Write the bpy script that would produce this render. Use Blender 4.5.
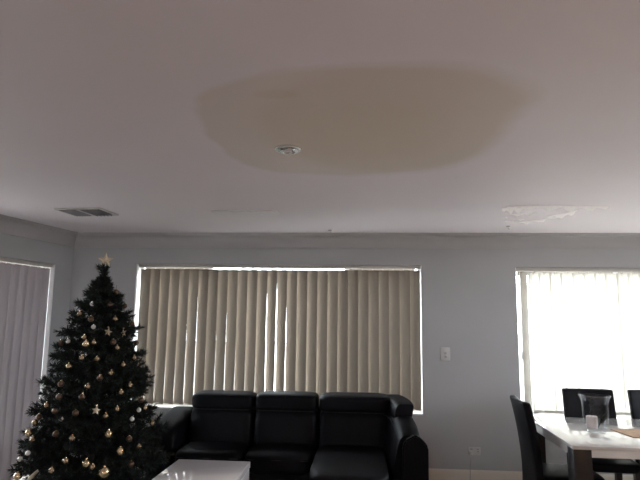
import bpy, bmesh, math, random
from mathutils import Vector, Matrix
random.seed(7)
sc = bpy.context.scene
for o in list(bpy.data.objects):
    bpy.data.objects.remove(o)
COL = sc.collection
PI = math.pi
R = math.radians

# ------------------------------------------------------------------ camera
EYE = Vector((0, 0, 1.525))
PITCH, YAW, ROLL, FPX = R(8.2), R(4.4), R(0.74), 553.0
F = Vector((-math.sin(YAW)*math.cos(PITCH), math.cos(YAW)*math.cos(PITCH), math.sin(PITCH)))
R0 = Vector((math.cos(YAW), math.sin(YAW), 0))
U0 = R0.cross(F)
RV = R0*math.cos(ROLL) + U0*math.sin(ROLL)
UV = RV.cross(F)
cam_d = bpy.data.cameras.new('camera')
cam_d.sensor_width = 36
cam_d.lens = FPX/640*36
cam_d.clip_start = 0.05
cam = bpy.data.objects.new('camera', cam_d)
m = Matrix.Identity(4)
for i in range(3):
    m[i][0], m[i][1], m[i][2], m[i][3] = RV[i], UV[i], -F[i], EYE[i]
cam.matrix_world = m
COL.objects.link(cam)
sc.camera = cam

# ------------------------------------------------------------------ world, light, exposure
SKY = 24.0
w = bpy.data.worlds.new('sky'); sc.world = w
w.use_nodes = True
bg = w.node_tree.nodes['Background']
bg.inputs[0].default_value = (0.86, 0.935, 1.0, 1)
bg.inputs[1].default_value = SKY
sc.view_settings.view_transform = 'Standard'
sc.view_settings.look = 'None'
sc.view_settings.gamma = 1
sc.view_settings.use_curve_mapping = False
sc.view_settings.exposure = 0.0
sc.cycles.max_bounces = 14
sc.cycles.diffuse_bounces = 8
sc.cycles.glossy_bounces = 5
sc.cycles.transmission_bounces = 8
sc.cycles.transparent_max_bounces = 16
sc.cycles.caustics_reflective = False
sc.cycles.caustics_refractive = False
sc.cycles.sample_clamp_indirect = 6
sc.cycles.use_denoising = True

def portal(name, loc, rotz, sx, sz):
    """sampling portal that fills a window opening (gives no light of its own)"""
    l = bpy.data.lights.new(name, 'AREA'); l.shape = 'RECTANGLE'; l.size = sx; l.size_y = sz
    l.cycles.is_portal = True
    o = bpy.data.objects.new(name, l); COL.objects.link(o)
    o.location = loc
    o.rotation_euler = (R(-90), 0, rotz)      # emits along local -y of the wall frame
    return o

# ------------------------------------------------------------------ materials
def new_mat(name):
    mt = bpy.data.materials.new(name); mt.use_nodes = True
    nt = mt.node_tree
    for n in list(nt.nodes): nt.nodes.remove(n)
    out = nt.nodes.new('ShaderNodeOutputMaterial')
    return mt, nt, out

def mat(name, col, rough=0.6, metal=0.0, var=0.06, scale=8.0, bump=0.0, bscale=60.0, coat=0.0, spec=0.5, stretch=None):
    mt, nt, out = new_mat(name)
    p = nt.nodes.new('ShaderNodeBsdfPrincipled')
    tc = nt.nodes.new('ShaderNodeTexCoord')
    src = tc.outputs['Object']
    if stretch:
        mp = nt.nodes.new('ShaderNodeMapping'); mp.inputs['Scale'].default_value = stretch
        nt.links.new(src, mp.inputs[0]); src = mp.outputs[0]
    nz = nt.nodes.new('ShaderNodeTexNoise'); nz.inputs['Scale'].default_value = scale; nz.inputs['Detail'].default_value = 4
    nt.links.new(src, nz.inputs['Vector'])
    cr = nt.nodes.new('ShaderNodeValToRGB')
    cr.color_ramp.elements[0].position = 0.3; cr.color_ramp.elements[1].position = 0.7
    cr.color_ramp.elements[0].color = tuple(c*(1-var) for c in col)+(1,)
    cr.color_ramp.elements[1].color = tuple(min(1, c*(1+var)) for c in col)+(1,)
    nt.links.new(nz.outputs['Fac'], cr.inputs[0])
    nt.links.new(cr.outputs[0], p.inputs['Base Color'])
    p.inputs['Roughness'].default_value = rough
    p.inputs['Metallic'].default_value = metal
    p.inputs['Specular IOR Level'].default_value = spec
    if coat:
        p.inputs['Coat Weight'].default_value = coat
        p.inputs['Coat Roughness'].default_value = 0.03
    if bump:
        n2 = nt.nodes.new('ShaderNodeTexNoise'); n2.inputs['Scale'].default_value = bscale; n2.inputs['Detail'].default_value = 3
        nt.links.new(src, n2.inputs['Vector'])
        b = nt.nodes.new('ShaderNodeBump'); b.inputs['Strength'].default_value = bump; b.inputs['Distance'].default_value = 0.004
        nt.links.new(n2.outputs['Fac'], b.inputs['Height'])
        nt.links.new(b.outputs[0], p.inputs['Normal'])
    nt.links.new(p.outputs[0], out.inputs[0])
    return mt

def fabric(name, col, trans):
    """woven vane fabric: scatters light back and lets a tinted share through"""
    mt, nt, out = new_mat(name)
    tc = nt.nodes.new('ShaderNodeTexCoord')
    wv = nt.nodes.new('ShaderNodeTexNoise'); wv.inputs['Scale'].default_value = 30; wv.inputs['Detail'].default_value = 3
    mp = nt.nodes.new('ShaderNodeMapping'); mp.inputs['Scale'].default_value = (8, 8, 0.4)
    nt.links.new(tc.outputs['Object'], mp.inputs[0]); nt.links.new(mp.outputs[0], wv.inputs['Vector'])
    def ramp(c, v):
        cr = nt.nodes.new('ShaderNodeValToRGB')
        cr.color_ramp.elements[0].color = tuple(x*(1-v) for x in c)+(1,)
        cr.color_ramp.elements[1].color = tuple(min(1, x*(1+v)) for x in c)+(1,)
        nt.links.new(wv.outputs['Fac'], cr.inputs[0]); return cr
    d = nt.nodes.new('ShaderNodeBsdfDiffuse'); t = nt.nodes.new('ShaderNodeBsdfTranslucent')
    nt.links.new(ramp(col, 0.06).outputs[0], d.inputs[0])
    nt.links.new(ramp(trans, 0.10).outputs[0], t.inputs[0])
    a = nt.nodes.new('ShaderNodeAddShader')
    nt.links.new(d.outputs[0], a.inputs[0]); nt.links.new(t.outputs[0], a.inputs[1])
    nt.links.new(a.outputs[0], out.inputs[0])
    return mt

def layer_fac(nt, ior):
    lw = nt.nodes.new('ShaderNodeLayerWeight'); lw.inputs[0].default_value = 0.5
    pw = nt.nodes.new('ShaderNodeMath'); pw.operation = 'POWER'; pw.inputs[1].default_value = 6.0
    ml = nt.nodes.new('ShaderNodeMath'); ml.operation = 'MULTIPLY_ADD'; ml.inputs[1].default_value = 0.75; ml.inputs[2].default_value = ((ior-1)/(ior+1))**2
    nt.links.new(lw.outputs['Facing'], pw.inputs[0]); nt.links.new(pw.outputs[0], ml.inputs[0])
    return ml

def pane_glass(name, tint=(0.95, 0.955, 0.955), ior=1.45):
    mt, nt, out = new_mat(name)
    tr = nt.nodes.new('ShaderNodeBsdfTransparent'); gl = nt.nodes.new('ShaderNodeBsdfGlossy')
    gl.inputs['Roughness'].default_value = 0.01
    tr.inputs[0].default_value = tint+(1,)
    fr = layer_fac(nt, ior)
    mx = nt.nodes.new('ShaderNodeMixShader')
    nt.links.new(fr.outputs[0], mx.inputs[0]); nt.links.new(tr.outputs[0], mx.inputs[1]); nt.links.new(gl.outputs[0], mx.inputs[2])
    nt.links.new(mx.outputs[0], out.inputs[0])
    return mt

def emission(name, col, s):
    mt, nt, out = new_mat(name)
    e = nt.nodes.new('ShaderNodeEmission'); e.inputs[0].default_value = col+(1,); e.inputs[1].default_value = s
    nt.links.new(e.outputs[0], out.inputs[0])
    return mt

STAIN = [[-0.68, 2.146], [-0.638, 2.074], [-0.526, 1.983], [-0.372, 1.884], [-0.148, 1.823], [0.06, 1.81], [0.267, 1.827], [0.446, 1.875], [0.591, 1.963], [0.686, 2.085], [0.682, 2.281], [0.667, 2.647], [0.623, 2.947], [0.501, 3.121], [0.225, 3.244], [-0.074, 3.283], [-0.375, 3.228], [-0.597, 3.11], [-0.699, 2.905], [-0.728, 2.596], [-0.716, 2.344]]
STC = (-0.02, 2.52)

def ceiling_material():
    """flat ceiling paint with one brown water stain (outline radius against angle in a float curve)"""
    mt, nt, out = new_mat('ceiling_paint')
    N = nt.nodes.new; L = nt.links.new
    def math_(op, a, b=None, c=None, clamp=False):
        n = N('ShaderNodeMath'); n.operation = op; n.use_clamp = clamp
        for i, v in enumerate((a, b, c)):
            if v is None: continue
            if isinstance(v, (int, float)): n.inputs[i].default_value = v
            else: L(v, n.inputs[i])
        return n.outputs[0]
    def noise(scale, detail=3):
        n = N('ShaderNodeTexNoise'); n.inputs['Scale'].default_value = scale; n.inputs['Detail'].default_value = detail
        L(tc.outputs['Object'], n.inputs['Vector']); return n.outputs['Fac']
    tc = N('ShaderNodeTexCoord')
    sp = N('ShaderNodeSeparateXYZ'); L(tc.outputs['Object'], sp.inputs[0])
    dx = math_('SUBTRACT', sp.outputs[0], STC[0]); dy = math_('SUBTRACT', sp.outputs[1], STC[1])
    rad = math_('SQRT', math_('ADD', math_('MULTIPLY', dx, dx), math_('MULTIPLY', dy, dy)))
    ang = math_('MULTIPLY_ADD', math_('ARCTAN2', dy, dx), 1/(2*PI), 0.5)
    fc = N('ShaderNodeFloatCurve'); L(ang, fc.inputs['Value'])
    pts = sorted((math.atan2(y-STC[1], x-STC[0])/(2*PI)+0.5, math.hypot(x-STC[0], y-STC[1])) for x, y in STAIN)
    r_end = (pts[0][1]+pts[-1][1])/2
    pts = [(0.0, r_end)] + pts + [(1.0, r_end)]
    cu = fc.mapping.curves[0]
    cu.points[0].location = pts[0]; cu.points[1].location = pts[-1]
    for p_ in pts[1:-1]: cu.points.new(*p_)
    fc.mapping.update()
    wob = math_('MULTIPLY_ADD', noise(3.2), 0.12, -0.06)
    rel = math_('DIVIDE', math_('ADD', rad, wob), fc.outputs[0])        # 1 on the outline
    # crisp tide line at the left and the window end, soft fade at the right
    soft = math_('MULTIPLY_ADD', math_('MULTIPLY_ADD', dx, 0.5, 0.45, clamp=True), 0.16, 0.035)
    inside = math_('DIVIDE', math_('SUBTRACT', 1.05, rel), soft, clamp=True)
    deep = math_('DIVIDE', math_('SUBTRACT', 0.97, rel), 0.55, clamp=True)
    # an older, paler lobe at the left end with its own inner tide line
    lobe = math_('SQRT', math_('ADD', math_('POWER', math_('ADD', dx, -0.16), 2), math_('POWER', math_('MULTIPLY_ADD', dy, 0.85, 0.02), 2)))
    inner = math_('DIVIDE', math_('SUBTRACT', math_('ADD', 0.66, math_('MULTIPLY', wob, 1.4)), lobe), 0.12, clamp=True)
    spot = math_('DIVIDE', math_('SUBTRACT', 0.11, math_('SQRT', math_('ADD', math_('POWER', math_('ADD', dx, 0.32), 2), math_('POWER', math_('MULTIPLY', math_('ADD', dy, 0.47), 1.9), 2)))), 0.05, clamp=True)
    amt = math_('MULTIPLY', inside, math_('ADD', math_('MULTIPLY_ADD', inner, 0.24, 0.48), math_('MULTIPLY_ADD', deep, 0.22, math_('MULTIPLY', spot, 0.22))), None, True)
    base = N('ShaderNodeValToRGB'); L(noise(1.3), base.inputs[0])
    base.color_ramp.elements[0].color = (0.83, 0.765, 0.80, 1); base.color_ramp.elements[1].color = (0.89, 0.825, 0.86, 1)
    mx = N('ShaderNodeMix'); mx.data_type = 'RGBA'
    L(amt, mx.inputs['Factor']); L(base.outputs[0], mx.inputs['A']); mx.inputs['B'].default_value = (0.68, 0.585, 0.49, 1)
    p = N('ShaderNodeBsdfPrincipled'); p.inputs['Roughness'].default_value = 0.55; p.inputs['Specular IOR Level'].default_value = 0.4
    L(mx.outputs['Result'], p.inputs['Base Color'])
    b = N('ShaderNodeBump'); b.inputs['Strength'].default_value = 0.12; b.inputs['Distance'].default_value = 0.02
    L(math_('ADD', noise(2.2, 2), math_('MULTIPLY', noise(160), 0.02)), b.inputs['Height'])
    L(b.outputs[0], p.inputs['Normal'])
    L(p.outputs[0], out.inputs[0])
    return mt

M = dict(
    wall=mat('wall_paint', (0.42, 0.42, 0.425), 0.7, var=0.025, scale=2, bump=0.03, bscale=120, spec=0.3),
    ceiling=ceiling_material(),
    paint_film=fabric('peeled_paint_film', (0.20, 0.195, 0.19), (0.78, 0.76, 0.74)),
    plaster=mat('flaking_plaster', (0.80, 0.76, 0.77), 0.28, var=0.04, scale=20, bump=0.1, bscale=40),
    cornice=mat('cornice_paint', (0.42, 0.405, 0.405), 0.6, var=0.02, scale=3),
    trim=mat('trim_paint', (0.62, 0.56, 0.48), 0.4, var=0.03, scale=4),
    floor=mat('floor_tile', (0.46, 0.42, 0.38), 0.35, var=0.12, scale=3),
    ground=mat('outdoor_paving', (0.45, 0.43, 0.40), 0.9, var=0.12, scale=5),
    alum=mat('white_aluminium', (0.80, 0.80, 0.79), 0.4, var=0.02),
    rail=mat('blind_rail', (0.50, 0.47, 0.43), 0.5, var=0.04),
    clip=mat('blind_hanger', (0.75, 0.72, 0.66), 0.5, var=0.04),
    vane=fabric('blockout_vane', (0.215, 0.183, 0.150), (0.0072, 0.0064, 0.0052)),
    vane_left=fabric('blockout_vane_mauve', (0.41, 0.37, 0.38), (0.0050, 0.0045, 0.0046)),
    vane_sunlit=fabric('translucent_vane_sunlit', (0.42, 0.41, 0.39), (0.20, 0.19, 0.165)),  # sun on the right-hand blind is put into this higher transmission
    pane=pane_glass('window_glass'),
    leather=mat('black_leather', (0.004, 0.004, 0.006), 0.5, var=0.25, scale=14, bump=0.25, bscale=70, spec=0.11),
    seam=mat('black_stitching', (0.006, 0.006, 0.007), 0.6, var=0.1),
    dark_wood=mat('black_stained_wood', (0.010, 0.008, 0.008), 0.35, var=0.3, scale=6, stretch=(1, 1, 8)),
    lacquer=mat('white_gloss_lacquer', (0.92, 0.89, 0.92), 0.03, var=0.02, scale=2, coat=0.25),
    table_white=mat('white_gloss_table', (0.74, 0.72, 0.70), 0.07, var=0.02, scale=2, coat=0.5),
    chrome=mat('brushed_chrome', (0.78, 0.77, 0.75), 0.22, 1.0, var=0.04),
    lamp_glass=mat('frosted_lamp', (0.86, 0.85, 0.80), 0.2, var=0.02),
    black=mat('dark_cavity', (0.02, 0.02, 0.022), 0.8, var=0.1),  # shade of hollows put into the colour; the wick shares it
    vent=mat('vent_enamel', (0.26, 0.25, 0.27), 0.5, var=0.04),
    plastic=mat('white_plastic', (0.52, 0.51, 0.50), 0.4, var=0.02),
    grey_plastic=mat('grey_plastic', (0.36, 0.35, 0.34), 0.5, var=0.04),
    needle=mat('tree_needles', (0.010, 0.017, 0.013), 0.7, var=0.4, scale=10),
    bark=mat('tree_bark', (0.022, 0.018, 0.013), 0.8, var=0.3, scale=30),
    gold=mat('gold_bauble', (0.66, 0.52, 0.33), 0.18, 0.85, var=0.08, scale=30),
    dull_gold=mat('dull_gold_bauble', (0.36, 0.27, 0.18), 0.22, 0.85, var=0.1, scale=30),
    copper=mat('bronze_bauble', (0.16, 0.10, 0.07), 0.35, 0.85, var=0.1, scale=30),
    silver=mat('pearl_bauble', (0.78, 0.74, 0.70), 0.3, 0.5, var=0.05, scale=30),
    star=mat('gold_glitter', (0.66, 0.55, 0.40), 0.4, 0.5, var=0.2, scale=120, bump=0.5, bscale=200),
    ribbon=mat('cream_satin', (0.80, 0.72, 0.55), 0.3, var=0.06, scale=15),
    glass=pane_glass('vase_glass', (0.97, 0.98, 0.99), 1.3),
    wax=mat('candle_wax', (0.80, 0.72, 0.68), 0.5, var=0.03),
    dark_matte=mat('matte_dark', (0.010, 0.012, 0.005), 0.9, var=0.3, spec=0.1),
    mat_weave=mat('woven_placemat', (0.40, 0.25, 0.15), 0.6, var=0.35, scale=12, bump=0.4, bscale=90, stretch=(1, 9, 1)),
    added_glow=emission('added_lamp_glow', (1.0, 0.56, 0.32), 66.0),  # glow of the unseen lamp added behind the viewer
)

# ------------------------------------------------------------------ helpers
def finish(bm, smooth=None):
    bmesh.ops.recalc_face_normals(bm, faces=bm.faces)
    me = bpy.data.meshes.new('mesh'); bm.to_mesh(me); bm.free()
    if smooth is not None:
        me.shade_smooth() if smooth is True else me.shade_auto_smooth(angle=smooth) if hasattr(me, 'shade_auto_smooth') else None
        if smooth is not True:
            for p in me.polygons: p.use_smooth = True
            try: me.set_sharp_from_angle(angle=smooth)
            except Exception: pass
    return me

def obj(name, me, material, parent=None, loc=(0, 0, 0), rot=(0, 0, 0)):
    if isinstance(me, bmesh.types.BMesh): me = finish(me)
    me.name = name
    if material and not me.materials: me.materials.append(M[material])
    o = bpy.data.objects.new(name, me); COL.objects.link(o)
    o.location = loc; o.rotation_euler = rot
    if parent: o.parent = parent
    return o

def tag(o, label=None, cat=None, group=None, kind=None):
    if label: o['label'] = label
    if cat: o['category'] = cat
    if group: o['group'] = group
    if kind: o['kind'] = kind
    return o

def empty(name, loc=(0, 0, 0), rotz=0, **k):
    o = bpy.data.objects.new(name, None); COL.objects.link(o); o.empty_display_size = 0.1
    o.location = loc; o.rotation_euler = (0, 0, rotz)
    return tag(o, **k)

def box(bm, x0, x1, y0, y1, z0, z1, rot=None, bev=0.0, seg=2):
    r = bmesh.ops.create_cube(bm, size=1)
    vs = r['verts']
    bmesh.ops.scale(bm, vec=(x1-x0, y1-y0, z1-z0), verts=vs)
    if bev:
        es = list({e for v in vs for e in v.link_edges})
        rb = bmesh.ops.bevel(bm, geom=es, offset=bev, segments=seg, profile=0.5, affect='EDGES')
        vs = list({v for f in rb['faces'] for v in f.verts} | {v for v in vs if v.is_valid})
    if rot: bmesh.ops.rotate(bm, cent=(0, 0, 0), matrix=rot, verts=vs)
    bmesh.ops.translate(bm, vec=((x0+x1)/2, (y0+y1)/2, (z0+z1)/2), verts=vs)
    return vs

def bx(*a, **k):
    bm = bmesh.new(); box(bm, *a, **k); return bm

def pillow(x0, x1, y0, y1, z0, z1, n=2.6, puff=(1, 1, 1), cuts=9, nn=None):
    """soft upholstered block: a super-ellipsoid grid with crisp-ish but rounded edges"""
    bm = bmesh.new()
    bmesh.ops.create_cube(bm, size=2)
    bmesh.ops.subdivide_edges(bm, edges=list(bm.edges), cuts=cuts, use_grid_fill=True)
    e = n
    for v in bm.verts:
        c = v.co
        k = (abs(c.x)**e + abs(c.y)**e + abs(c.z)**e)**(1/e)
        mx = max(abs(c.x), abs(c.y), abs(c.z))
        v.co = c*(mx/k)
        v.co.x *= puff[0]; v.co.y *= puff[1]; v.co.z *= puff[2]
    bmesh.ops.scale(bm, vec=((x1-x0)/2, (y1-y0)/2, (z1-z0)/2), verts=bm.verts)
    bmesh.ops.translate(bm, vec=((x0+x1)/2, (y0+y1)/2, (z0+z1)/2), verts=bm.verts)
    return bm

def lathe(prof, seg=24, bm=None, cap=True):
    bm = bm or bmesh.new()
    rings = []
    for r, z in prof:
        if r < 1e-6: rings.append([bm.verts.new((0, 0, z))])
        else: rings.append([bm.verts.new((r*math.cos(2*PI*i/seg), r*math.sin(2*PI*i/seg), z)) for i in range(seg)])
    for a, b in zip(rings, rings[1:]):
        if len(a) == 1 and len(b) == 1: continue
        for i in range(seg):
            j = (i+1) % seg
            if len(a) == 1: bm.faces.new((a[0], b[i], b[j]))
            elif len(b) == 1: bm.faces.new((a[i], a[j], b[0]))
            else: bm.faces.new((a[i], a[j], b[j], b[i]))
    return bm

def tube(bm, pts, r, seg=6):
    pts = [Vector(p) for p in pts]; rings = []
    for i, p in enumerate(pts):
        d = (pts[min(i+1, len(pts)-1)] - pts[max(i-1, 0)]).normalized()
        a = d.cross(Vector((0, 0, 1)))
        if a.length < 1e-3: a = d.cross(Vector((1, 0, 0)))
        a.normalize(); b = d.cross(a)
        rr = r[i] if isinstance(r, (list, tuple)) else r
        rings.append([bm.verts.new(p + (a*math.cos(2*PI*k/seg) + b*math.sin(2*PI*k/seg))*rr) for k in range(seg)])
    for a, b in zip(rings, rings[1:]):
        for k in range(seg): bm.faces.new((a[k], a[(k+1) % seg], b[(k+1) % seg], b[k]))
    bm.faces.new(rings[0][::-1]); bm.faces.new(rings[-1])
    return bm

def prism(poly, depth):
    """extrude an outline given in x,z along +y by depth"""
    bm = bmesh.new()
    a = [bm.verts.new((x, 0, z)) for x, z in poly]; b = [bm.verts.new((x, depth, z)) for x, z in poly]
    bm.faces.new(a); bm.faces.new(b[::-1])
    n = len(poly)
    for i in range(n): bm.faces.new((a[i], b[i], b[(i+1) % n], a[(i+1) % n]))
    return bm

# ------------------------------------------------------------------ room shell
D, H = 5.65, 2.40
CX = -3.072                       # back left corner
LA = R(9.8)                       # the left wall runs a little outwards
LROT = PI/2 - LA
REAR = -3.4
RX = 3.95                         # right wall
LLEN = (D-REAR)/math.cos(LA)
LSTART = (CX-LLEN*math.sin(LA), REAR)   # left wall origin (rear end); local x runs to the back corner
TH = 0.22

def wall(name, length, openings, loc, rotz):
    bm = bmesh.new(); x = 0.0
    for (x0, x1, z0, z1) in sorted(openings):
        box(bm, x, x0, 0, TH, 0, H)
        if z0 > 0: box(bm, x0, x1, 0, TH, 0, z0)
        box(bm, x0, x1, 0, TH, z1, H)
        x = x1
    box(bm, x, length, 0, TH, 0, H)
    return tag(obj(name, bm, 'wall', None, loc, (0, 0, rotz)), kind='structure')

WB0 = CX                                                # local x of the back wall = world x - WB0
MID = (-2.375, 0.602, 0.612, 2.085)
DOOR = (1.528, 3.62, 0.612, 2.07)
LEFT = (LLEN-1.68, LLEN-0.255, 0.0, 2.05)
REARW = (4.9, 5.9, 1.1, 2.1)  # opening of the added rear window
wall('wall_back', RX-CX, [(MID[0]-CX, MID[1]-CX, MID[2], MID[3]), (DOOR[0]-CX, DOOR[1]-CX, DOOR[2], DOOR[3])], (CX, D, 0), 0)
wall('wall_left', LLEN, [LEFT], (LSTART[0], LSTART[1], 0), LROT)
SIDEW = (1.3, 2.7, 1.15, 2.1)  # opening of the added side window
wall('wall_right', D-REAR, [SIDEW], (RX, D, 0), -PI/2)
wall('wall_rear', RX-LSTART[0], [REARW], (RX, REAR, 0), PI)

floor = tag(obj('floor', bx(LSTART[0]-0.3, RX+0.3, REAR-0.3, D+0.3, -0.1, 0), 'floor'), kind='structure')
ceil = tag(obj('ceiling', bx(LSTART[0]-0.3, RX+0.3, REAR-0.3, D+0.3, H, H+0.12), 'ceiling'), kind='structure')
tag(obj('ground', bx(-30, 30, -30, 40, -0.4, -0.12), 'ground'), kind='structure')

def moulding(name, prof, length, loc, rotz, material):
    """prof in (out of the wall, z); runs along local x"""
    bm = bmesh.new()
    a = [bm.verts.new((0, -u, z)) for u, z in prof]; b = [bm.verts.new((length, -u, z)) for u, z in prof]
    bm.faces.new(a[::-1]); bm.faces.new(b); n = len(prof)
    for i in range(n): bm.faces.new((a[i], a[(i+1) % n], b[(i+1) % n], b[i]))
    return tag(obj(name, finish(bm, R(25)), material, None, loc, (0, 0, rotz)), kind='structure')
CORN = [(0, H-0.143), (0.014, H-0.143), (0.016, H-0.13)] + [(0.016+0.080*(1-math.cos(t)), H-0.125+0.098*math.sin(t)) for t in [i*PI/16 for i in range(1, 9)]] + [(0.100, H-0.026), (0.104, H-0.014), (0.116, H-0.012), (0.118, H), (0, H)]
SKIRT = [(0, 0), (0.016, 0), (0.016, 0.095), (0.011, 0.112), (0.006, 0.12), (0, 0.12)]
moulding('trim_1', CORN, RX-CX+0.02, (CX-0.01, D, 0), 0, 'cornice')
moulding('trim_2', CORN, LLEN, (LSTART[0], LSTART[1], 0), LROT, 'cornice')
moulding('trim_3', CORN, D-REAR, (RX, D, 0), -PI/2, 'cornice')
moulding('baseboard_back', SKIRT, RX-CX, (CX, D, 0), 0, 'trim')
moulding('baseboard_left', SKIRT, LEFT[0], (LSTART[0], LSTART[1], 0), LROT, 'trim')
moulding('baseboard_right', SKIRT, D-REAR, (RX, D, 0), -PI/2, 'trim')

# ------------------------------------------------------------------ windows (local frame: wall face y = 0, outdoors +y)
def window(name, op, loc, rotz, mulls, sash_tops, sill=True, fy=0.13, head=0.02):
    x0, x1, z0, z1 = op
    e = empty(name, loc, rotz, kind='structure')
    bm = bmesh.new(); t = 0.03
    box(bm, x0, x0+t, fy, fy+0.06, z0, z1); box(bm, x1-t, x1, fy, fy+0.06, z0, z1)
    box(bm, x0+t, x1-t, fy, fy+0.06, z1-head, z1); box(bm, x0+t, x1-t, fy, fy+0.06, z0, z0+0.03)
    obj('frame', bm, 'alum', e)
    for mx in mulls: obj('mullion', bx(mx-0.025, mx+0.025, fy, fy+0.06, z0+0.03, z1-head), 'alum', e)
    xs = [x0+t] + list(mulls) + [x1-t]
    for i, (a, b) in enumerate(zip(xs, xs[1:])):
        g = 0.025
        pa = obj('pane', bx(a+g, b-g, fy+0.028, fy+0.033, z0+0.03, z1-head), 'pane', e)
        if sash_tops[i]:
            obj('sash_rail', bx(a+g, b-g, fy+0.005, fy+0.05, z1-head-sash_tops[i], z1-head), 'rail', e)
            obj('sash_rail', bx(a+g, b-g, fy+0.005, fy+0.05, z0+0.03, z0+0.08), 'alum', e)
    for ja, jb in ((x0+0.001, x0+0.008), (x1-0.008, x1-0.001)): obj('jamb', bx(ja, jb, 0.002, fy, z0+0.015, z1-0.002), 'alum', e)
    if sill: obj('sill', bx(x0+0.002, x1-0.002, 0.002, fy, z0, z0+0.014, bev=0.004), 'alum', e)
    return e

window('window_1', (MID[0]-CX, MID[1]-CX, MID[2], MID[3]), (CX, D, 0), 0, [-1.615-CX, -0.157-CX], [0.055, 0, 0.055])
dw = window('window_2', (DOOR[0]-CX, DOOR[1]-CX, DOOR[2], DOOR[3]), (CX, D, 0), 0, [2.55-CX], [0.05, 0.05])
obj('sash_stile', bx(DOOR[0]-CX+0.072, DOOR[0]-CX+0.145, 0.10, 0.165, DOOR[2]+0.03, DOOR[3]-0.02, bev=0.004), 'rail', dw)
obj('sash_latch', bx(DOOR[0]-CX+0.060, DOOR[0]-CX+0.074, 0.085, 0.12, 1.16, 1.24, bev=0.004), 'grey_plastic', dw)
window('window_3', LEFT, (LSTART[0], LSTART[1], 0), LROT, [LLEN-1.10], [0.05, 0.05], sill=False)
window('window_rear_added', REARW, (RX, REAR, 0), PI, [(REARW[0]+REARW[1])/2], [0.05, 0.05])  # unseen rear window, added to bring daylight in from behind

window('window_side_added', SIDEW, (RX, D, 0), -PI/2, [(SIDEW[0]+SIDEW[1])/2], [0.05, 0.05])  # unseen side window, added to brighten the right of the back wall

def place_portal(op, loc, rotz, name):
    cx, cz = (op[0]+op[1])/2, (op[2]+op[3])/2
    p = Matrix.Rotation(rotz, 3, 'Z') @ Vector((cx, TH+0.02, cz))
    portal(name, (loc[0]+p.x, loc[1]+p.y, p.z), rotz, op[1]-op[0], op[3]-op[2])
place_portal((MID[0]-CX, MID[1]-CX, MID[2], MID[3]), (CX, D), 0, 'portal')
place_portal((DOOR[0]-CX, DOOR[1]-CX, DOOR[2], DOOR[3]), (CX, D), 0, 'portal')
place_portal(LEFT, LSTART, LROT, 'portal')
place_portal(SIDEW, (RX, D), -PI/2, 'portal')
place_portal(REARW, (RX, REAR), PI, 'portal')

# ------------------------------------------------------------------ vertical blinds
def vane_mesh(wd, ht, sag, twist=0.0):
    bm = bmesh.new(); nx, nz = 6, 8
    g = [[bm.verts.new(((i/nx-0.5)*wd, sag*(1-(2*i/nx-1)**2) + 0.0015*math.sin(3*j/nz+i), -ht*j/nz)) for i in range(nx+1)] for j in range(nz+1)]
    for j in range(nz):
        for i in range(nx): bm.faces.new((g[j][i], g[j][i+1], g[j+1][i+1], g[j+1][i]))
    for v in bm.verts:                              # the vane hangs with a slight twist
        a = twist*(-v.co.z/ht); x, y = v.co.x, v.co.y
        v.co.x, v.co.y = x*math.cos(a)-y*math.sin(a), x*math.sin(a)+y*math.cos(a)
    return finish(bm, True)

def blind(label, loc, rotz, x0, x1, zr, ztop, zbot, pitch, wd, tilt_fn, fab, y=0.055, hem=True, sag=0.006, twist=0.0, loose=(), rl=0.012):
    e = empty('vertical_blind', loc, rotz, label=label, cat='blind')
    obj('headrail', bx(x0-rl, x1+0.012, y-0.024, y+0.02, zr, zr+0.034, bev=0.003), 'rail', e)
    me = vane_mesh(wd, ztop-zbot, sag, twist); me.materials.append(M[fab])
    ml = vane_mesh(wd, ztop-zbot, sag, twist*6); ml.materials.append(M[fab])
    hm = finish(bx(-wd*0.47, wd*0.47, -0.002, 0.002, 0, 0.028)); hm.materials.append(M[fab])
    ck = finish(bx(-0.004, 0.004, -0.004, 0.004, -0.008, zr-ztop+0.004)); ck.materials.append(M['clip'])
    n = int(round((x1-x0-wd*0.9)/pitch))+1
    step = (x1-x0-wd*0.9)/(n-1)
    for i in range(n):
        a = tilt_fn(i, n)
        x = x0+wd*0.45+i*step
        s = obj('slat', ml if i in loose else me, None, e, (x, y, ztop), (0, 0, a))
        if hem: obj('hem_weight', hm, None, s, (0, 0.003, -(ztop-zbot)+0.001))
        obj('hanger', ck, None, s)
    bmx = bmesh.new(); tube(bmx, [(x0+wd*0.45+i*step, y-0.012, zbot+0.012-0.006*(i % 2)) for i in range(n)], 0.0016, 4)
    obj('bottom_chain', bmx, 'clip', e)
    return e

rt = random.Random(3)
def tilt_mid(i, n):
    if i in (13, 14): return R(-25.5)
    # the tilt rod twists along its length: vanes stand more open towards the middle, nearly shut at the right end
    base = 16.8+0.64*i if i < 15 else 25.6-1.15*(i-15)
    return R(-max(9.5, base)) + R(rt.uniform(-0.6, 0.5))
blind('cream vertical blind closed over the wide window behind the black sofa', (0, D, 0), 0, MID[0]+0.030, MID[1]-0.018, 2.050, 2.034, MID[2]+0.040, 0.1055, 0.127, tilt_mid, 'vane', twist=R(-2.2), loose=(13, 14), sag=-0.009)
def tilt_left(i, n): return R(-7) + R(rt.uniform(-4, 4))
blind('mauve-grey vertical blind on the left wall beside the Christmas tree', (LSTART[0], LSTART[1], 0), LROT, LLEN-1.30, LEFT[1]-0.016, 2.013, 2.006, 0.02, 0.106, 0.127, tilt_left, 'vane_left')
def tilt_door(i, n):
    return R(14) + R(rt.uniform(-9, 9))
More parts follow.
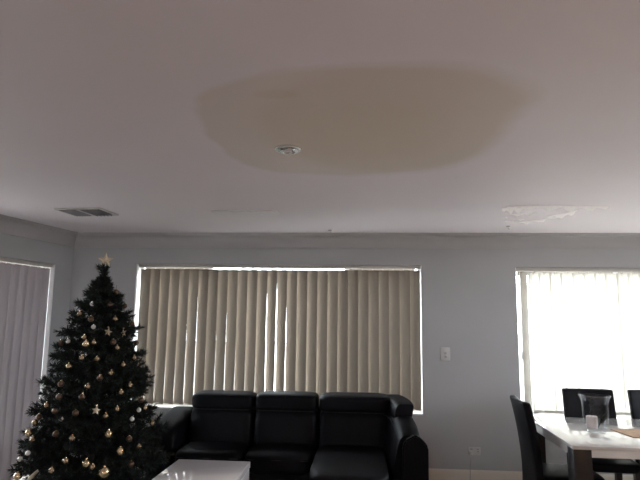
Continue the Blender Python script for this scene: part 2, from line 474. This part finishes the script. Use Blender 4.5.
blind('glowing white vertical blind over the right-hand window behind the dining table', (0, D, 0), 0, DOOR[0]+0.135, DOOR[1]-0.02, 2.033, 2.018, DOOR[2]+0.04, 0.106, 0.127, tilt_door, 'vane_sunlit', rl=0.13)

# ------------------------------------------------------------------ ceiling details
CZ = H
dl = empty('downlight', (-0.385, 2.753, CZ), 0, label='round chrome recessed downlight set in the brown ceiling stain', cat='ceiling light')
obj('trim_ring', finish(lathe([(0.040, -0.004), (0.046, -0.011), (0.058, -0.012), (0.068, -0.008), (0.072, 0.0), (0.066, 0.0)], 32), True), 'chrome', dl)
obj('gimbal_ring', finish(lathe([(0.028, -0.006), (0.031, -0.016), (0.038, -0.016), (0.041, -0.004)], 32), True), 'chrome', dl, (0, 0, 0), (R(10), R(-12), 0))
obj('lamp_lens', finish(lathe([(0, -0.014), (0.014, -0.013), (0.026, -0.009), (0.029, -0.004)], 24), True), 'lamp_glass', dl, (0, 0, 0), (R(10), R(-12), 0))
obj('recess_shade', finish(lathe([(0, -0.001), (0.060, -0.001)], 24)), 'black', dl)  # flat black disc, the hollow's shade put into its colour

vt = empty('ceiling_vent', (-2.30, 4.40, CZ), R(-4), label='grey louvred air-conditioning vent in the ceiling above the Christmas tree', cat='air vent')
vw, vd = 0.20, 0.155
bm = bmesh.new()
for (a, b, c, d) in ((-vw, vw, -vd, -vd+0.022), (-vw, vw, vd-0.022, vd), (-vw, -vw+0.022, -vd+0.022, vd-0.022), (vw-0.022, vw, -vd+0.022, vd-0.022)):
    box(bm, a, b, c, d, -0.012, 0, bev=0.003, seg=1)
obj('frame', bm, 'plastic', vt)
obj('backing', bx(-vw+0.02, vw-0.02, -vd+0.02, vd-0.02, -0.002, 0), 'black', vt)  # flat plate, the duct's darkness is put into its colour
obj('divider', bx(-0.030, -0.004, -vd+0.02, vd-0.02, -0.012, -0.002), 'plastic', vt)
lm = finish(bx(-0.0015, 0.0015, -vd+0.022, vd-0.022, -0.011, 0.011)); lm.materials.append(M['vent'])
for i in range(6): obj('louvre', lm, None, vt, (-vw+0.040+i*0.023, 0, -0.010), (0, R(60), 0))
for i in range(5): obj('louvre', lm, None, vt, (0.018+i*0.032, 0, -0.010), (0, R(-30), 0))

# water damage near the right-hand window: a hanging blister of ceiling paint with curled, torn edges
PEEL = [[1.122, 4.225], [1.26, 4.19], [1.48, 4.193], [1.66, 4.24], [1.72, 4.30], [1.69, 4.42], [1.667, 4.509], [1.633, 4.638], [1.529, 4.823], [1.327, 4.921], [1.24, 4.72], [1.18, 4.45]]
pc = Vector((1.42, 4.50))
bm = bmesh.new(); rings = []
for k, (f_, dz) in enumerate(((1.08, 0.0005), (1.0, -0.004), (0.9, -0.006), (0.7, -0.003), (0.4, -0.005), (0.15, -0.006))):
    rings.append([bm.verts.new((pc.x+(x-pc.x)*f_, pc.y+(y-pc.y)*f_, H+dz+(random.uniform(-0.002, 0.001) if 0 < k < 5 else 0))) for x, y in PEEL])
for a, b in zip(rings, rings[1:]):
    for i in range(len(PEEL)): bm.faces.new((a[i], a[(i+1) % len(PEEL)], b[(i+1) % len(PEEL)], b[i]))
bm.faces.new(rings[-1])
tag(obj('paint_blister', finish(bm, R(50)), 'ceiling', ceil), label='sagging blister of wet ceiling paint')
def curl(pts, wdt, drop, phase):
    """torn lip of paint that peels away from the ceiling and hangs down"""
    bm = bmesh.new(); rows = []
    P = [Vector((x, y, H)) for x, y in pts]
    # resample
    Q = []
    for a, b in zip(P, P[1:]):
        for s in range(5): Q.append(a.lerp(b, s/5))
    Q.append(P[-1])
    for i, p in enumerate(Q):
        t = (Q[min(i+1, len(Q)-1)]-Q[max(i-1, 0)]).normalized(); nrm = Vector((-t.y, t.x, 0))
        env = math.sin(PI*(i+0.6)/(len(Q)+0.2))**0.5
        k = env*(0.75+0.35*math.sin(i*1.7+phase))
        rows.append([bm.verts.new(p+nrm*(wdt*k*(0.25*u+0.12*math.sin(PI*u)))+Vector((0, 0, 0.001-drop*k*u))) for u in (0, 0.25, 0.5, 0.75, 1.0)])
    for a, b in zip(rows, rows[1:]):
        for j in range(4): bm.faces.new((a[j], a[j+1], b[j+1], b[j]))
    o = obj('paint_curl', finish(bm, True), 'paint_film', ceil)
    return tag(o, label='white curled edge of torn ceiling paint')
curl([(1.10, 4.23), (1.26, 4.19), (1.48, 4.193), (1.70, 4.235), (1.86, 4.25)], 0.03, 0.046, 0.3)
curl([(1.52, 4.62), (1.62, 4.50), (1.67, 4.36)], 0.05, 0.042, 1.4)
curl([(1.24, 4.84), (1.36, 4.87), (1.50, 4.78), (1.62, 4.64)], 0.05, 0.031, 2.2)
curl([(1.08, 4.30), (1.15, 4.27), (1.24, 4.28)], 0.03, 0.056, 0.9)
curl([(1.16, 4.52), (1.30, 4.47), (1.38, 4.42)], 0.05, 0.031, 2.9)
curl([(1.20, 4.66), (1.30, 4.72), (1.40, 4.74)], 0.05, 0.025, 1.9)
bm = pillow(-1.25, -0.69, 4.36, 4.56, H-0.012, H+0.012, 5, cuts=7)
tag(obj('filler_patch', finish(bm, True), 'plaster', ceil), label='faint raised filler patch on the ceiling')
for nm, x, y, lb in (('ceiling_hook', -0.315, 5.365, 'tiny hook in the ceiling above the wide middle window'), ('ceiling_hook', 1.338, 5.131, 'tiny hook in the ceiling near the torn paint')):
    bm = bmesh.new(); lathe([(0, 0), (0.02, 0), (0.018, -0.006), (0.006, -0.008), (0, -0.009)], 12, bm)
    tube(bm, [(0, 0, -0.006), (0, 0, -0.02), (0.006, 0, -0.03), (0.014, 0, -0.026)], 0.0025, 5)
    tag(obj(nm, finish(bm, True), 'grey_plastic', None, (x, y, H)), lb, 'hook')

# unseen globe lamp, added behind the viewer to warm the ceiling at the right
ol = empty('added_lamp', (2.5, -0.35, H), 0, label='unseen warm globe lamp added behind the viewer to light the ceiling', cat='added lamp')
obj('ceiling_rose', finish(lathe([(0, 0), (0.06, 0), (0.055, -0.02), (0.01, -0.03), (0, -0.03)], 24), R(30)), 'plastic', ol)
obj('cord', tube(bmesh.new(), [(0, 0, -0.02), (0, 0, -0.45)], 0.004, 6), 'grey_plastic', ol)
obj('cap', finish(lathe([(0, -0.43), (0.03, -0.43), (0.045, -0.47), (0.045, -0.49), (0, -0.49)], 20), R(30)), 'chrome', ol)
obj('globe', finish(lathe([(0.115*math.sin(PI*k/14) if 0 < k < 14 else 0, -0.595+0.115*math.cos(PI*k/14)) for k in range(15)], 28), True), 'added_glow', ol)

# ------------------------------------------------------------------ switch and power point
sw = empty('light_switch', (0.822, D, 1.205), 0, label='white two-gang light switch on the back wall beside the window', cat='light switch')
obj('plate', finish(bx(-0.046, 0.046, -0.012, 0, -0.066, 0.066, bev=0.005), R(30)), 'plastic', sw)
for dz in (0.008, -0.026): obj('rocker', bx(-0.010, 0.012, -0.017, -0.011, dz-0.011, dz+0.011, rot=Matrix.Rotation(R(8), 3, 'X'), bev=0.002), 'grey_plastic', sw)
so = empty('power_outlet', (1.080, D, 0.294), 0, label='white double power point low on the back wall', cat='power outlet')
obj('plate', finish(bx(-0.057, 0.057, -0.011, 0, -0.037, 0.037, bev=0.004), R(30)), 'plastic', so)
for sx in (-0.03, 0.032):
    obj('switch_rocker', bx(sx-0.012, sx+0.012, -0.015, -0.010, 0.012, 0.026, bev=0.002), 'grey_plastic', so)
    for dx_, rz in ((-0.007, 0.5), (0.007, -0.5)): obj('socket_slot', bx(sx+dx_-0.0015, sx+dx_+0.0015, -0.0125, -0.010, -0.010, 0.002, rot=Matrix.Rotation(rz, 3, 'Y')), 'black', so)
pg = empty('power_plug', (1.044, D-0.011, 0.282), 0, label='small white plug pushed into the left side of the power point', cat='plug')
obj('body', finish(bx(-0.017, 0.017, -0.030, 0, -0.018, 0.018, bev=0.005), R(30)), 'plastic', pg)
bm = bmesh.new(); tube(bm, [(0, -0.026, -0.012), (-0.004, -0.034, -0.05), (-0.012, -0.022, -0.13), (-0.014, -0.018, -0.24), (-0.03, -0.03, -0.272)], 0.0035, 6)
obj('cord', bm, 'grey_plastic', pg)

# ------------------------------------------------------------------ corner sofa
sf = empty('corner_sofa', (0, 0, 0), 0, label='black leather corner sofa with three headrests under the window', cat='sofa')
def part(name, bm, material='leather', parent=None, smooth=True):
    return obj(name, finish(bm, smooth), material, parent or sf)
part('base', bx(-1.60, 0.47, 4.66, 5.46, 0.05, 0.30, bev=0.02), smooth=R(30))
part('base', bx(-0.37, 0.47, 4.05, 4.67, 0.05, 0.30, bev=0.02), smooth=R(30))
for x, y in ((-1.55, 4.74), (-1.75, 5.38), (0.40, 5.38), (0.40, 4.13), (-0.30, 4.13)):
    part('foot', bx(x-0.03, x+0.03, y-0.03, y+0.03, 0, 0.055), 'dark_wood', smooth=R(30))
part('back_frame', bx(-1.60, 0.42, 5.32, 5.50, 0.28, 0.72, bev=0.03), smooth=R(30))
# left arm, rising towards the back
bm = pillow(-1.84, -1.57, 4.76, 5.48, 0.06, 0.60, 7)
for v in bm.verts:
    if v.co.z > 0.45: v.co.z += 0.10*max(0, (v.co.y-4.80)/0.68)
part('arm', bm)
XS = [-1.552, -0.968, -0.388, 0.272]
for i in range(3):
    a, b = XS[i]+0.004, XS[i+1]-0.004
    bm = pillow(a, b, 4.98, 5.34, 0.36, 0.745, 6)
    for v in bm.verts: v.co.y += 0.16*(v.co.z-0.40)
    bc = part('back_cushion', bm)
    bm = pillow(a+0.002, b-0.002, 5.035, 5.36, 0.705, 0.862-0.008*(i == 0), 5.5)
    part('headrest', bm, parent=bc)
    bm = bmesh.new(); tube(bm, [(a+0.03+(b-a-0.06)*k/8, 5.022+0.002*math.sin(k), 0.722) for k in range(9)], 0.004, 5)
    part('seam', bm, 'seam', bc)
for i in range(2):
    a, b = XS[i]+0.004, XS[i+1]-0.004
    bm = pillow(a, b, 4.60, 5.10, 0.27, 0.455, 5)
    sc_ = part('seat_cushion', bm)
    bm = bmesh.new(); tube(bm, [(a+0.03, 4.615, 0.40), ((a+b)/2, 4.602, 0.402), (b-0.03, 4.615, 0.40)], 0.004, 5)
    part('seam', bm, 'seam', sc_)
bm = pillow(XS[2]+0.002, 0.20, 4.02, 5.10, 0.27, 0.460, 6, cuts=11)
part('chaise_cushion', bm)
# return back on the right: curved, leaning out, lower towards the viewer
def return_back(u0, u1, z0, ztop_fn, thick, n=10, inner=0.0):
    """sweep a rounded backrest section along the path from the corner to the near end"""
    bm = bmesh.new(); rows = []
    path = [(0.20, 5.32), (0.26, 5.16), (0.295, 5.0), (0.315, 4.85), (0.335, 4.70), (0.35, 4.56), (0.36, 4.45)]
    def at(u):
        f_ = u*(len(path)-1); i = min(int(f_), len(path)-2); t = f_-i
        return Vector((path[i][0]*(1-t)+path[i+1][0]*t, path[i][1]*(1-t)+path[i+1][1]*t, 0))
    for j in range(n+1):
        u = u0+(u1-u0)*j/n; p = at(u); d = (at(min(1, u+0.02))-at(max(0, u-0.02))).normalized()
        nn_ = Vector((-d.y, d.x, 0))                    # towards the right / outside
        zt = ztop_fn(u); hh = (zt-z0)/2; cz = (zt+z0)/2
        endf = 1-0.12*max(0, abs(2*j/n-1)**6)
        row = []
        for k in range(20):
            a = 2*PI*k/20; c, s = math.cos(a), math.sin(a)
            e = 2/4.5
            ox = math.copysign(abs(c)**e, c)*thick/2*endf; oz = math.copysign(abs(s)**e, s)*hh*endf
            z = cz+oz
            row.append(bm.verts.new(p+nn_*(ox+inner+0.20*(z-0.55))+Vector((0, 0, z))))
        rows.append(row)
    for a, b in zip(rows, rows[1:]):
        for k in range(20): bm.faces.new((a[k], a[(k+1) % 20], b[(k+1) % 20], b[k]))
    bm.faces.new(rows[0][::-1]); bm.faces.new(rows[-1])
    return bm
rb = part('return_back', return_back(0.08, 0.95, 0.30, lambda u: 0.75-0.16*max(0, u-0.45), 0.19), smooth=R(50))
rs = part('return_headrest', return_back(0.06, 0.52, 0.70, lambda u: 0.865-0.05*u, 0.17, inner=-0.005), parent=rb, smooth=R(50))
part('seam', tube(bmesh.new(), [(0.17, 5.10, 0.71), (0.215, 4.97, 0.71), (0.24, 4.85, 0.70), (0.25, 4.75, 0.69)], 0.004, 5), 'seam', rb)
# broad black end panel of the return
bm = prism([(0.30, 0.06), (0.505, 0.06), (0.505, 0.575), (0.49, 0.60), (0.43, 0.655), (0.40, 0.662), (0.33, 0.62), (0.31, 0.57)], 0.10)
bmesh.ops.bevel(bm, geom=list(bm.edges), offset=0.012, segments=2, affect='EDGES')
bmesh.ops.translate(bm, vec=(0, 4.42, 0), verts=bm.verts)
part('end_panel', bm, smooth=R(35))

# ------------------------------------------------------------------ coffee table
ct = empty('coffee_table', (-0.947, 3.13, 0), 0, label='low white gloss coffee table in front of the sofa', cat='table')
obj('top', finish(bx(-0.236, 0.236, -0.54, 0.54, 0.58, 0.62, bev=0.004), R(30)), 'lacquer', ct)
for sx in (-1, 1):
    obj('side_panel', finish(bx(sx*0.216-0.018, sx*0.216+0.018, -0.52, 0.52, 0.0, 0.58, bev=0.003), R(30)), 'lacquer', ct)
obj('shelf', finish(bx(-0.198, 0.198, -0.50, 0.50, 0.20, 0.23, bev=0.003), R(30)), 'lacquer', ct)

# ------------------------------------------------------------------ dining table
TR = R(-1.5)
dt = empty('dining_table', (1.34, 3.785, 0), TR, label='white gloss dining table with square black legs', cat='table')
TW, TD = 1.75, 1.12
obj('top', finish(bx(0, TW, 0, TD, 0.728, 0.75, bev=0.003), R(30)), 'table_white', dt)
lg = 0.115
for (n_, a, b, c, d) in (('apron', lg, TW-lg, 0.002, 0.03), ('apron', lg, TW-lg, TD-0.03, TD-0.002), ('apron', 0.002, 0.03, lg, TD-lg), ('apron', TW-0.03, TW-0.002, lg, TD-lg)):
    obj(n_, bx(a, b, c, d, 0.682, 0.728), 'table_white', dt)
for (a, c) in ((0.001, 0.001), (TW-lg-0.001, 0.001), (0.001, TD-lg-0.001), (TW-lg-0.001, TD-lg-0.001)):
    obj('leg', finish(bx(a, a+lg, c, c+lg, 0, 0.728, bev=0.004), R(30)), 'dark_wood', dt)

# ------------------------------------------------------------------ dining chairs (local: seat faces +y)
def chair(loc, rotz, label):
    e = empty('dining_chair', loc, rotz, label=label, cat='chair', group='black leather chairs round the dining table')
    bm = pillow(-0.215, 0.215, -0.20, 0.23, 0.40, 0.475, 6)
    obj('seat', finish(bm, True), 'leather', e)
    bm = bmesh.new(); box(bm, -0.208, 0.208, -0.245, -0.190, 0.33, 0.965, bev=0.012, seg=2)
    bmesh.ops.subdivide_edges(bm, edges=[q for q in bm.edges if q.calc_length() > 0.3], cuts=9, use_grid_fill=True)
    for v in bm.verts:
        t = max(0, v.co.z-0.45)
        v.co.y -= 0.20*t*t + 0.04*t
        v.co.y -= 0.025*(1-(v.co.x/0.208)**2)*min(1, t*3)
        v.co.x *= 1-0.04*t
    b = obj('backrest', finish(bm, R(40)), 'leather', e)
    obj('seam', tube(bmesh.new(), [(-0.19+0.38*k/6, -0.190-0.02*(1-(k/3-1)**2), 0.50) for k in range(7)], 0.003, 5), 'seam', b)
    for sx in (-1, 1):
        for y0, y1 in ((-0.185, -0.215), (0.185, 0.195)):
            bm = bmesh.new()
            a = [bm.verts.new((sx*0.182+dx*0.019, y1+dy*0.019, 0.0)) for dx, dy in ((-1, -1), (1, -1), (1, 1), (-1, 1))]
            b_ = [bm.verts.new((sx*0.178+dx*0.024, y0+dy*0.024, 0.42)) for dx, dy in ((-1, -1), (1, -1), (1, 1), (-1, 1))]
            for i in range(4): bm.faces.new((a[i], a[(i+1) % 4], b_[(i+1) % 4], b_[i]))
            bm.faces.new(a[::-1]); bm.faces.new(b_)
            obj('leg', bm, 'dark_wood', e)
    return e
chair((1.455, 4.31, 0), R(-90-2), 'black leather dining chair at the left end of the white table')
chair((1.915, 4.76, 0), R(180-3), 'black leather dining chair behind the glass vase, back to the bright blind')
chair((2.485, 4.77, 0), R(180+2), 'black leather dining chair cut by the right edge of the photo')

# ------------------------------------------------------------------ things on the table
TZ = 0.7505
vprof_o = [(0.0, 0.0), (0.060, 0.0), (0.064, 0.006), (0.058, 0.011), (0.055, 0.015), (0.062, 0.022), (0.077, 0.042), (0.084, 0.070), (0.087, 0.11), (0.088, 0.18), (0.091, 0.215), (0.099, 0.240), (0.110, 0.256)]
vprof_i = [(0.106, 0.257), (0.095, 0.241), (0.087, 0.215), (0.084, 0.18), (0.083, 0.11), (0.080, 0.072), (0.072, 0.046), (0.055, 0.028), (0.0, 0.022)]
tag(obj('glass_vase', finish(lathe(vprof_o+vprof_i, 40), True), 'glass', None, (1.685, 4.275, TZ)), 'clear glass hurricane vase with flared rim on the dining table', 'vase')
cn = empty('candle', (1.662, 4.290, TZ+0.0225), 0, label='short pale candle standing inside the glass vase', cat='candle')
obj('wax', finish(lathe([(0, 0), (0.036, 0), (0.038, 0.004), (0.038, 0.082), (0.034, 0.086), (0.006, 0.080), (0, 0.080)], 28), R(40)), 'wax', cn)
obj('wick', finish(lathe([(0, 0.076), (0.0015, 0.076), (0.0015, 0.092), (0, 0.093)], 6)), 'black', cn)
bm = bmesh.new()  # slim dark shape inside the vase
P0, P1 = Vector((0.005, 0.015, 0.012)), Vector((0.056, 0, 0.108))
tube(bm, [P0, P0.lerp(P1, 0.45), P1], 0.003, 5)
tube(bm, [Vector((0.020, 0, 0.046)), Vector((0.027, 0, 0.056)), Vector((0.040, 0, 0.078)), Vector((0.052, 0, 0.098)), Vector((0.058, 0, 0.110))], [0.005, 0.014, 0.018, 0.013, 0.004], 8)
tag(obj('dark_vase_object', finish(bm, R(40)), 'dark_matte', None, (1.684, 4.243, TZ+0.0225)), 'small dark object leaning inside the glass vase', 'sprig')
pm = empty('placemat', (1.826, 4.386, TZ), R(6), label='brown woven placemat lying right of the glass vase', cat='placemat')
obj('weave', finish(bx(0, 0.44, -0.30, 0, 0, 0.004, bev=0.001, seg=1), R(30)), 'mat_weave', pm)
bm = bmesh.new()
for a, b, c, d in ((0.0, 0.44, -0.30, -0.292), (0, 0.44, -0.008, 0), (0, 0.008, -0.292, -0.008), (0.432, 0.44, -0.292, -0.008)): box(bm, a, b, c, d, 0.003, 0.0055)
obj('border', bm, 'mat_weave', pm)

# ------------------------------------------------------------------ Christmas tree
TX, TY = -1.995, 4.15
tr = empty('christmas_tree', (TX, TY, 0), 0, label='dark green artificial Christmas tree in the corner by the window', cat='tree')
obj('trunk', finish(lathe([(0, 0.05), (0.022, 0.05), (0.02, 0.8), (0.014, 1.5), (0.006, 1.86), (0, 1.88)], 8), True), 'bark', tr)
for k in range(3):
    a = k*2*PI/3+0.4
    obj('stand_leg', tube(bmesh.new(), [(0, 0, 0.12), (0.15*math.cos(a), 0.15*math.sin(a), 0.08), (0.30*math.cos(a), 0.30*math.sin(a), 0.012)], 0.011, 6), 'dark_wood', tr)
ZZ = [.1, .40, .91, 1.314, 1.52, 1.764, 1.905]; RR = [.58, .57, .415, .29, .205, .055, .01]
def prof(z):
    for i in range(len(ZZ)-1):
        if ZZ[i] <= z <= ZZ[i+1]: return RR[i]+(RR[i+1]-RR[i])*(z-ZZ[i])/(ZZ[i+1]-ZZ[i])
    return RR[0] if z < ZZ[0] else RR[-1]
def branch_mesh(length, seed):
    """bottle-brush branch along +x with side twigs; all needles are real thin blades"""
    rr = random.Random(seed); vs, fs = [], []
    def blade(p, d, ln, wd):
        d = d.normalized(); s = d.cross(Vector((rr.uniform(-1, 1), rr.uniform(-1, 1), rr.uniform(-1, 1)))).normalized()*wd
        i = len(vs); vs.extend([p-s, p+s, p+d*ln]); fs.append((i, i+1, i+2))
    def twig(a, b, n, ln, wd=0.0036):
        ax = (b-a).normalized(); u = ax.cross(Vector((0, 0.3, 1))).normalized(); v = ax.cross(u)
        for k in range(n):
            t = rr.random(); th = rr.uniform(0, 2*PI)
            d = ax*rr.uniform(0.35, 0.9)+(u*math.cos(th)+v*math.sin(th))
            blade(a.lerp(b, t), d, ln*rr.uniform(0.7, 1.15), wd)
        for k in range(10):
            blade(b, ax+Vector((rr.uniform(-.5, .5), rr.uniform(-.5, .5), rr.uniform(-.5, .5))), ln, wd)
        # woody stem, a three-sided sliver
        i = len(vs); w_ = 0.0035
        for q in (a, b):
            for k in range(3): vs.append(q+(u*math.cos(k*2*PI/3)+v*math.sin(k*2*PI/3))*w_)
        for k in range(3): fs.append((i+k, i+(k+1) % 3, i+3+(k+1) % 3, i+3+k))
    tip = Vector((length, 0, -0.04*length))
    twig(Vector((0.05*length, 0, 0)), tip, int(130+420*length), 0.046)
    nt_ = max(2, int(length/0.085))
    for k in range(nt_):
        t = 0.32+0.6*k/nt_
        for sg in (-1, 1):
            p = tip*t; l2 = (0.13*(1-t)+0.075)*rr.uniform(0.8, 1.2)*min(1, length/0.25)
            q = p+Vector((l2*0.75, sg*l2*0.72, rr.uniform(-0.02, 0.05)))
            twig(p, q, int(46+220*l2), 0.042)
    me = bpy.data.meshes.new('branch'); me.from_pydata([tuple(v) for v in vs], [], fs)
    me.materials.append(M['needle'])
    return me
LENS = [0.06, 0.11, 0.17, 0.24, 0.31, 0.38, 0.45, 0.52, 0.58, 0.63]
BM = {(l, s): branch_mesh(l, 10*i+s) for i, l in enumerate(LENS) for s in range(2)}
rb_ = random.Random(11); count = 0
z = 0.17; lev = 0
while z < 1.82:
    r_ = prof(z)*0.95
    n = max(5, int(round(6+r_*15)))
    for k in range(n):
        a = 2*PI*(k+0.5*(lev % 2)+rb_.uniform(-0.25, 0.25))/n
        want = max(0.035, r_*rb_.uniform(0.72, 1.10))
        l = min(LENS, key=lambda q: abs(q-want))
        o = obj('branch', BM[(l, rb_.randrange(2))], None, tr, (0, 0, z+rb_.uniform(-0.02, 0.02)), (rb_.uniform(-0.5, 0.5), R(-8+lev*-1.1)+rb_.uniform(-0.12, 0.12), a))
        o.scale = (want/l,)*3 if 0.7 < want/l < 1.4 else (1, 1, 1)
        count += 1
    z += 0.098; lev += 1
o = obj('branch', BM[(0.11, 0)], None, tr, (0, 0, 1.80), (0, R(-90), 0)); o['label'] = 'upright top shoot of the tree'
o = obj('branch', BM[(0.06, 1)], None, tr, (0, 0, 1.755), (0, R(-65), 2.0))

# ornaments: each hangs on the tree and is a thing of its own
BAUB = [(0.172, -0.139, 1.511, 'g'), (0.059, -0.236, 1.452, 'w'), (0.155, -0.203, 1.417, 's'), (0.038, -0.286, 1.333, 'b'), (0.087, -0.269, 1.343, 'g'), (0.226, -0.194, 1.303, 'g'), (-0.183, -0.223, 1.334, 'd'), (0.032, -0.317, 1.237, 'g'), (0.129, -0.292, 1.23, 'g'), (-0.052, -0.33, 1.181, 'g'), (0.226, -0.266, 1.133, 'g'), (0.276, -0.189, 1.183, 'g'), (-0.082, -0.362, 1.061, 'd'), (0.11, -0.358, 1.048, 'g'), (0.3, -0.25, 0.999, 'g'), (0.087, -0.386, 0.981, 'd'), (0.299, -0.296, 0.893, 'g'), (0.247, -0.355, 0.854, 'g'), (0.188, -0.376, 0.893, 's'), (0.4, -0.155, 0.867, 'w'), (0.067, -0.419, 0.88, 'd'), (-0.081, -0.415, 0.889, 'd'), (0.081, -0.464, 0.727, 'g'), (0.283, -0.37, 0.74, 'b'), (0.36, -0.345, 0.626, 'b'), (0.444, -0.227, 0.629, 'g'), (0.068, -0.506, 0.591, 'g'), (0.193, -0.477, 0.572, 'b'), (0.233, -0.466, 0.549, 'g'), (0.302, -0.441, 0.51, 'B'), (-0.007, -0.527, 0.535, 'g'), (-0.271, -0.382, 0.734, 'b'), (-0.212, -0.428, 0.702, 'g'), (-0.208, -0.384, 0.841, 'd'), (-0.236, -0.381, 0.803, 'g'), (-0.267, -0.474, 0.478, 'b'), (0.395, -0.114, 0.931, 'd'), (0.459, -0.042, 0.758, 'g'), (-0.002, -0.16, 1.619, 'w'), (-0.073, -0.19, 1.544, 'g'), (0.233, -0.115, 1.409, 's'), (0.016, -0.271, 1.377, 'g'), (-0.112, -0.258, 1.35, 'w'), (0.288, -0.007, 1.332, 'd'), (0.234, 0.025, 1.474, 'd'), (0.105, -0.005, 1.716, 'd'), (0.116, -0.116, 1.614, 'd'), (0.028, -0.22, 1.509, 'd'), (0.162, 0.034, 1.611, 'd'), (-0.074, -0.389, 0.978, 'd'), (-0.161, -0.379, 0.921, 'g'), (0.382, -0.225, 0.816, 'w'), (-0.023, -0.435, 0.841, 'w'), (-0.036, -0.461, 0.749, 'd'), (0.391, -0.279, 0.692, 'd'), (-0.227, -0.449, 0.619, 'w'), (0.427, -0.308, 0.535, 'd'), (-0.294, -0.424, 0.573, 'w'), (0.418, -0.089, 0.871, 'g'), (0.197, -0.202, 1.346, 'd'), (0.171, -0.315, 1.102, 'd'), (0.332, -0.177, 1.043, 'g'), (0.311, -0.083, 1.226, 'g')]
bam = {}
def ball_mesh(r):
    return finish(lathe([(r*math.sin(PI*i/10) if 0 < i < 10 else 0, -r*math.cos(PI*i/10)) for i in range(11)], 16), True)
def star_mesh(ro, ri, th):
    bm = bmesh.new(); ring = []
    for k in range(10):
        a = PI/2+k*PI/5; q = ro if k % 2 == 0 else ri
        ring.append(bm.verts.new((q*math.cos(a), 0, q*math.sin(a))))
    f_ = bm.verts.new((0, -th, 0)); b_ = bm.verts.new((0, th, 0))
    for k in range(10):
        bm.faces.new((ring[k], ring[(k+1) % 10], f_)); bm.faces.new((ring[(k+1) % 10], ring[k], b_))
    return finish(bm)
KIND = {'g': (0.020, 'dull_gold', 'small dull gold bauble', 'bauble'), 'b': (0.026, 'gold', 'medium shiny gold bauble', 'bauble'), 'B': (0.037, 'gold', 'large pale gold bauble', 'bauble'),
        'w': (0.016, 'silver', 'tiny pearl-white bauble', 'bauble'), 'd': (0.021, 'copper', 'dark bronze bauble', 'bauble'), 's': (0.032, 'star', 'gold star ornament', 'ornament')}
cap_m = {}
def zone(dx, z, r_):
    t = 'near the top' if z > 1.45 else 'on the upper half' if z > 1.17 else 'at mid-height' if z > 0.84 else 'on the lower half' if z > 0.63 else 'near the bottom'
    q = (dx-0.13)/max(0.1, prof(z))
    s = 'left side' if q < -0.28 else 'right side' if q > 0.30 else 'middle'
    return t, s
placed = []
for (dx, dy, z, k) in BAUB:
    placed.append((zone(dx, z, 0), k, z, dx, dy))
from collections import defaultdict
cls = defaultdict(list)
for q in placed: cls[(q[0], q[1])].append(q)
for key, lst in cls.items():
    lst.sort(key=lambda q: -q[2])
    (t, s), k = key
    rad, mt_, base, cat = KIND[k]
    for i, q in enumerate(lst):
        n = len(lst)
        extra = '' if n == 1 else (', the higher one', ', the lower one')[i] if n == 2 else (', highest of them' if i == 0 else ', lowest of them' if i == n-1 else ', between others' if n == 3 else ', %s from the top' % ('second', 'third', 'fourth', 'fifth', 'sixth')[i-1])
        label = '%s %s of the tree, %s%s' % (base, t, s, extra)
        nm = 'star_ornament' if k == 's' else 'bauble'
        if k not in bam:
            bam[k] = star_mesh(rad, rad*0.45, rad*0.28) if k == 's' else ball_mesh(rad)
            bam[k].materials.append(M[mt_])
            cap_m[k] = finish(lathe([(0, rad*1.22), (rad*0.22, rad*1.22), (rad*0.28, rad*0.93), (0, rad*0.93)], 10)); cap_m[k].materials.append(M['chrome' if k == 'w' else 'gold'])
        e = empty(nm, (TX+q[3], TY+q[4], q[2]), 0, label=label, cat=cat, group='%ss on the Christmas tree' % base)
        o = obj('star' if k == 's' else 'ball', bam[k], None, e, (0, 0, 0), (0, rb_.uniform(-0.3, 0.3), rb_.uniform(-0.6, 0.6)) if k == 's' else (0, 0, 0))
        obj('cap', cap_m[k], None, e)
        cd = bmesh.new(); tube(cd, [(0, 0, rad*1.2), (0, 0.004, rad*1.2+0.03)], 0.0012, 4)
        obj('hanging_loop', cd, 'bark', e)

# topper
ts = empty('tree_topper', (TX+0.006, TY-0.005, 1.900), 0, label='gold star topper at the tip of the Christmas tree', cat='star')
obj('star', star_mesh(0.062, 0.027, 0.02), 'star', ts, (0, 0, 0.060), (0, 0, R(15)))
obj('stem', finish(lathe([(0, -0.02), (0.006, -0.02), (0.006, 0.05), (0, 0.05)], 8)), 'silver', ts)
# curling ribbon low on the left
bm = bmesh.new(); rows = []
for i in range(15):
    t = i/14
    c = Vector((-0.05+0.135*t, -0.02*math.sin(PI*t), -0.075+0.10*t+0.03*t*t)); wd = 0.024*math.sin(PI*(0.12+0.8*t))+0.003
    rows.append([bm.verts.new(c+Vector((0.3*wd*s, 0.012*math.sin(5*t)*s, wd*s))) for s in (-1, 0, 1)])
for a, b in zip(rows, rows[1:]):
    for j in range(2): bm.faces.new((a[j], a[j+1], b[j+1], b[j]))
o = obj('satin_ribbon', finish(bm, True), 'ribbon', None, (TX-0.20, TY-0.50, 0.47))
tag(o, 'cream satin ribbon curling out of the lowest left branches', 'ribbon')
s = o.modifiers.new('solidify', 'SOLIDIFY'); s.thickness = 0.002
